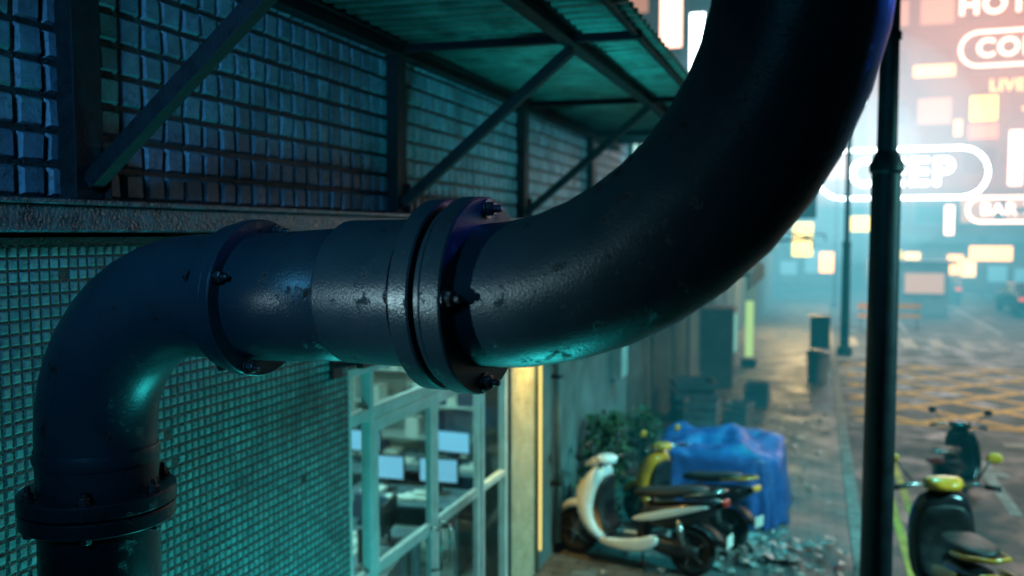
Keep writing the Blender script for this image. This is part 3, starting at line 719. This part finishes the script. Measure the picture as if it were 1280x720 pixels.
# ---------------------------------------------------------------- cars (distant)
def car(x,y,rz,pm):
    c=empty('parked_car',(x,y,-.12),rz)
    prof=[(2.15,.3),(2.2,.6),(2.05,.8),(1.1,.95),(.45,1.4),(-.9,1.42),(-1.6,1.02),(-2.1,.98),(-2.2,.7),(-2.15,.3)]
    w=.88;V=[];F=[];n=len(prof)
    for sy in(-1,1):
        for (px,pz_) in prof: V.append((px,sy*(w-(.12 if pz_>1.1 else 0)),pz_))
    F.append(tuple(range(n))); F.append(tuple(reversed(range(n,2*n))))
    for i in range(n): k=(i+1)%n; F.append((i,i+n,k+n,k))
    fixn(mk('body',V,F,pm,c,bevel=.07,seg=3))
    for sy in(-1,1):
        xw=[(.95,.97),(.5,1.34),(-.8,1.34),(-1.25,.97)]
        mk('side_window',[(a,sy*(w+.01) if b<1.1 else sy*(w-.1),b) for a,b in xw],[(0,1,2,3)],M['dark'],c)
    mk('rear_window',[(-1.62,-.6,1.06),(-1.62,.6,1.06),(-1.0,.55,1.40),(-1.0,-.55,1.40)],[(0,1,2,3)],M['dark'],c)
    for sx in(-1.35,1.35):
        for sy in(-1,1): revolve('wheel',[(0,.31),(.2,.31)],(sx,.70 if sy>0 else -.90,.31),(0,1,0),M['rubber'],c,n=20)
    tl=emis('tail_lamp',(1,.08,.03),1.0)
    for sy in(-.7,.7): box('tail_lamp',-2.25,-2.19,sy-.14,sy+.14,.72,.85,tl,c)
car(9.2,46,math.radians(92),M['bpaint']); car(11.5,38,math.radians(85),M['bpaint']); car(6.4,53,math.radians(88),M['bpaint'])
for i,(x,yv) in enumerate(((2.2,37),(3.3,37.4),(6.8,29.3))):
    b=empty('traffic_barrier',(x,yv,-.12),.1*i)
    boxes('boards',[(-.6,.6,-.02,.02,.75,.95),(-.6,.6,-.02,.02,.4,.55)],M['ypaint'],b); boxes('feet',[(-.5,-.45,-.25,.25,0,.05),(.45,.5,-.25,.25,0,.05),(-.49,-.46,-.019,.019,.05,1.0),(.46,.49,-.019,.019,.05,1.0)],M['dark'],b)
kk=empty('news_kiosk',(4.6,44,-.12))
boxes('cabin',[(-1,1,-.8,.8,0,2.3)],M['fac2'],kk,bevel=.03); boxes('roof',[(-1.3,1.3,-1.1,1.1,2.302,2.45)],M['dark'],kk,bevel=.02)
boxes('hatch',[(-.8,.8,-.83,-.802,1.0,1.9)],M['winlit2'],kk); boxes('counter',[(-.9,.9,-1.05,-.802,.88,.95)],M['steel'],kk)
rbd=empty('apartment_building'); box('body',18,28,-20,47,0,16,M['fac2'],rbd)
fr=[];gl=[]
for j in range(22):
    for f in range(4):
        a=-18+j*2.9; z=3.8+f*3; gl.append((17.97,17.999,a,a+1.6,z,z+1.5)); fr.append((17.85,17.96,a-.1,a+1.7,z-.12,z-.001))
boxes('windows',gl,M['dark'],rbd); boxes('sills',fr,M['conc'],rbd)

# ---------------------------------------------------------------- haze glow and bloom imitated by homogeneous self-emitting volumes
hz=empty('street_haze_glow')
def hazeglowmat(name,col,st):
    hm=bpy.data.materials.new(name); hm.use_nodes=True; nt=hm.node_tree; nt.nodes.clear()
    out=nd(nt,'ShaderNodeOutputMaterial'); e=nd(nt,'ShaderNodeEmission'); e.inputs['Color'].default_value=(*col,1); e.inputs['Strength'].default_value=st
    nt.links.new(e.outputs[0],out.inputs['Volume'])
    hm.cycles.emission_sampling='NONE'
    return hm
box('mist_glow_teal',WX+.06,40,9.3,55.9,-.11,9,hazeglowmat('mist_glow_teal',(0,.36,.45),.0115),hz)
box('mist_glow_pink',0,41,28,55.7,5,34,hazeglowmat('mist_glow_pink',(1,.26,.16),.014),hz)
def ball(name,c,r,mt):
    bm=bmesh.new(); bmesh.ops.create_icosphere(bm,subdivisions=4,radius=r); me=bpy.data.meshes.new(name); bm.to_mesh(me); bm.free()
    o=bpy.data.objects.new(name,me); COL.objects.link(o); o.location=c; me.materials.append(mt); o.parent=hz
for r,st in((2.6,.045),(5,.026),(8.5,.012),(13,.005)): ball('lamp_halo',(1.5,41,7.2),r,hazeglowmat('halo_white',(.45,.88,1),st))
ball('sign_halo',(10.3,47,13.5),6.5,hazeglowmat('halo_pink',(1,.36,.18),.016))

# ---------------------------------------------------------------- lights
def area(name,loc,tgt,size,e,col,spread=180):
    l=bpy.data.lights.new(name,'AREA'); l.energy=e; l.color=col; l.size=size; l.spread=math.radians(spread)
    o=bpy.data.objects.new(name,l); COL.objects.link(o); o.location=loc
    o.rotation_euler=(Vector(tgt)-Vector(loc)).to_track_quat('-Z','Y').to_euler(); return o
area('pipe_highlight_light',(-2.05,.55,3.32),(-.90,2.0,3.43),.07,1.0,(.55,.9,1),40)  # unseen lamp, added to place the highlight on the pipe
area('street_fill',(-.9,-3,6.0),(-2.3,3,4.0),1.2,4,(.10,.6,1),70)
area('low_teal_light',(-1.25,4.0,.3),(-2.7,2.9,2.2),.7,74,(.03,.80,.80))  # unseen, added low down to light the lower tiles teal
area('upper_wall_blue_light',(-1.25,-.9,4.55),(-2.7,4.6,4.45),.5,17,(.10,.5,1),65)  # added under the canopy, out of view, to light the upper wall
area('canopy_teal_light',(.2,3.7,.3),(-1.5,7.0,4.8),.6,20,(.03,.85,.8),45)  # unseen, added below to tint the canopy underside
area('scooter_light',(5,7.2,4.6),(-1.6,10.3,.5),.8,140,(.30,1,1),80)
area('alley_teal_light',(.6,13.5,8.5),(-1.8,12.5,.5),1.2,200,(.02,.85,.95),100)
area('blue_rim_light',(1.7,4.0,5.2),(.15,2.2,4.6),.4,14,(.02,.14,1),45)  # added beyond the pipe, unseen, for a blue rim on the elbow
area('far_warm_light',(-.5,33,3.2),(-.6,33,0),1,380,(1,.65,.25))
area('junction_light',(6.5,20,7.5),(4.5,23,0),1.5,620,(1,.80,.48))  # added out of view so the road markings show
area('road_glow',(6,44,9),(4,30,0),5,700,(1,.85,.75))
area('wall_lamp_light',(WX+.28,8.36,2.9),(WX+.10,8.24,0),.06,18,(1,.66,.16),90)
w=bpy.data.worlds.new("World"); S.world=w; w.use_nodes=True; nt=w.node_tree
bg=nt.nodes['Background']; sky=nt.nodes.new('ShaderNodeTexSky'); sky.sky_type='NISHITA'; sky.sun_disc=False; sky.sun_elevation=math.radians(2); sky.sun_rotation=math.radians(140)
mx=nt.nodes.new('ShaderNodeMix'); mx.data_type='RGBA'; mx.blend_type='MULTIPLY'; mx.inputs[0].default_value=1; mx.inputs[7].default_value=(.08,.7,1,1)
nt.links.new(sky.outputs[0],mx.inputs[6]); nt.links.new(mx.outputs[2],bg.inputs[0]); bg.inputs[1].default_value=.006
# ---------------------------------------------------------------- camera
cam=bpy.data.cameras.new('camera'); co=bpy.data.objects.new('camera',cam); COL.objects.link(co)
cam.sensor_width=36; cam.lens=36*1108/1280; cam.clip_end=1000; cam.clip_start=.05
co.location=(0,0,H); co.rotation_euler=(math.radians(90-3.6),0,math.radians(18.9))
cam.dof.use_dof=True; cam.dof.focus_distance=2.75; cam.dof.aperture_fstop=1.5
S.camera=co
S.view_settings.view_transform='Standard'; S.view_settings.look='None'; S.view_settings.exposure=0
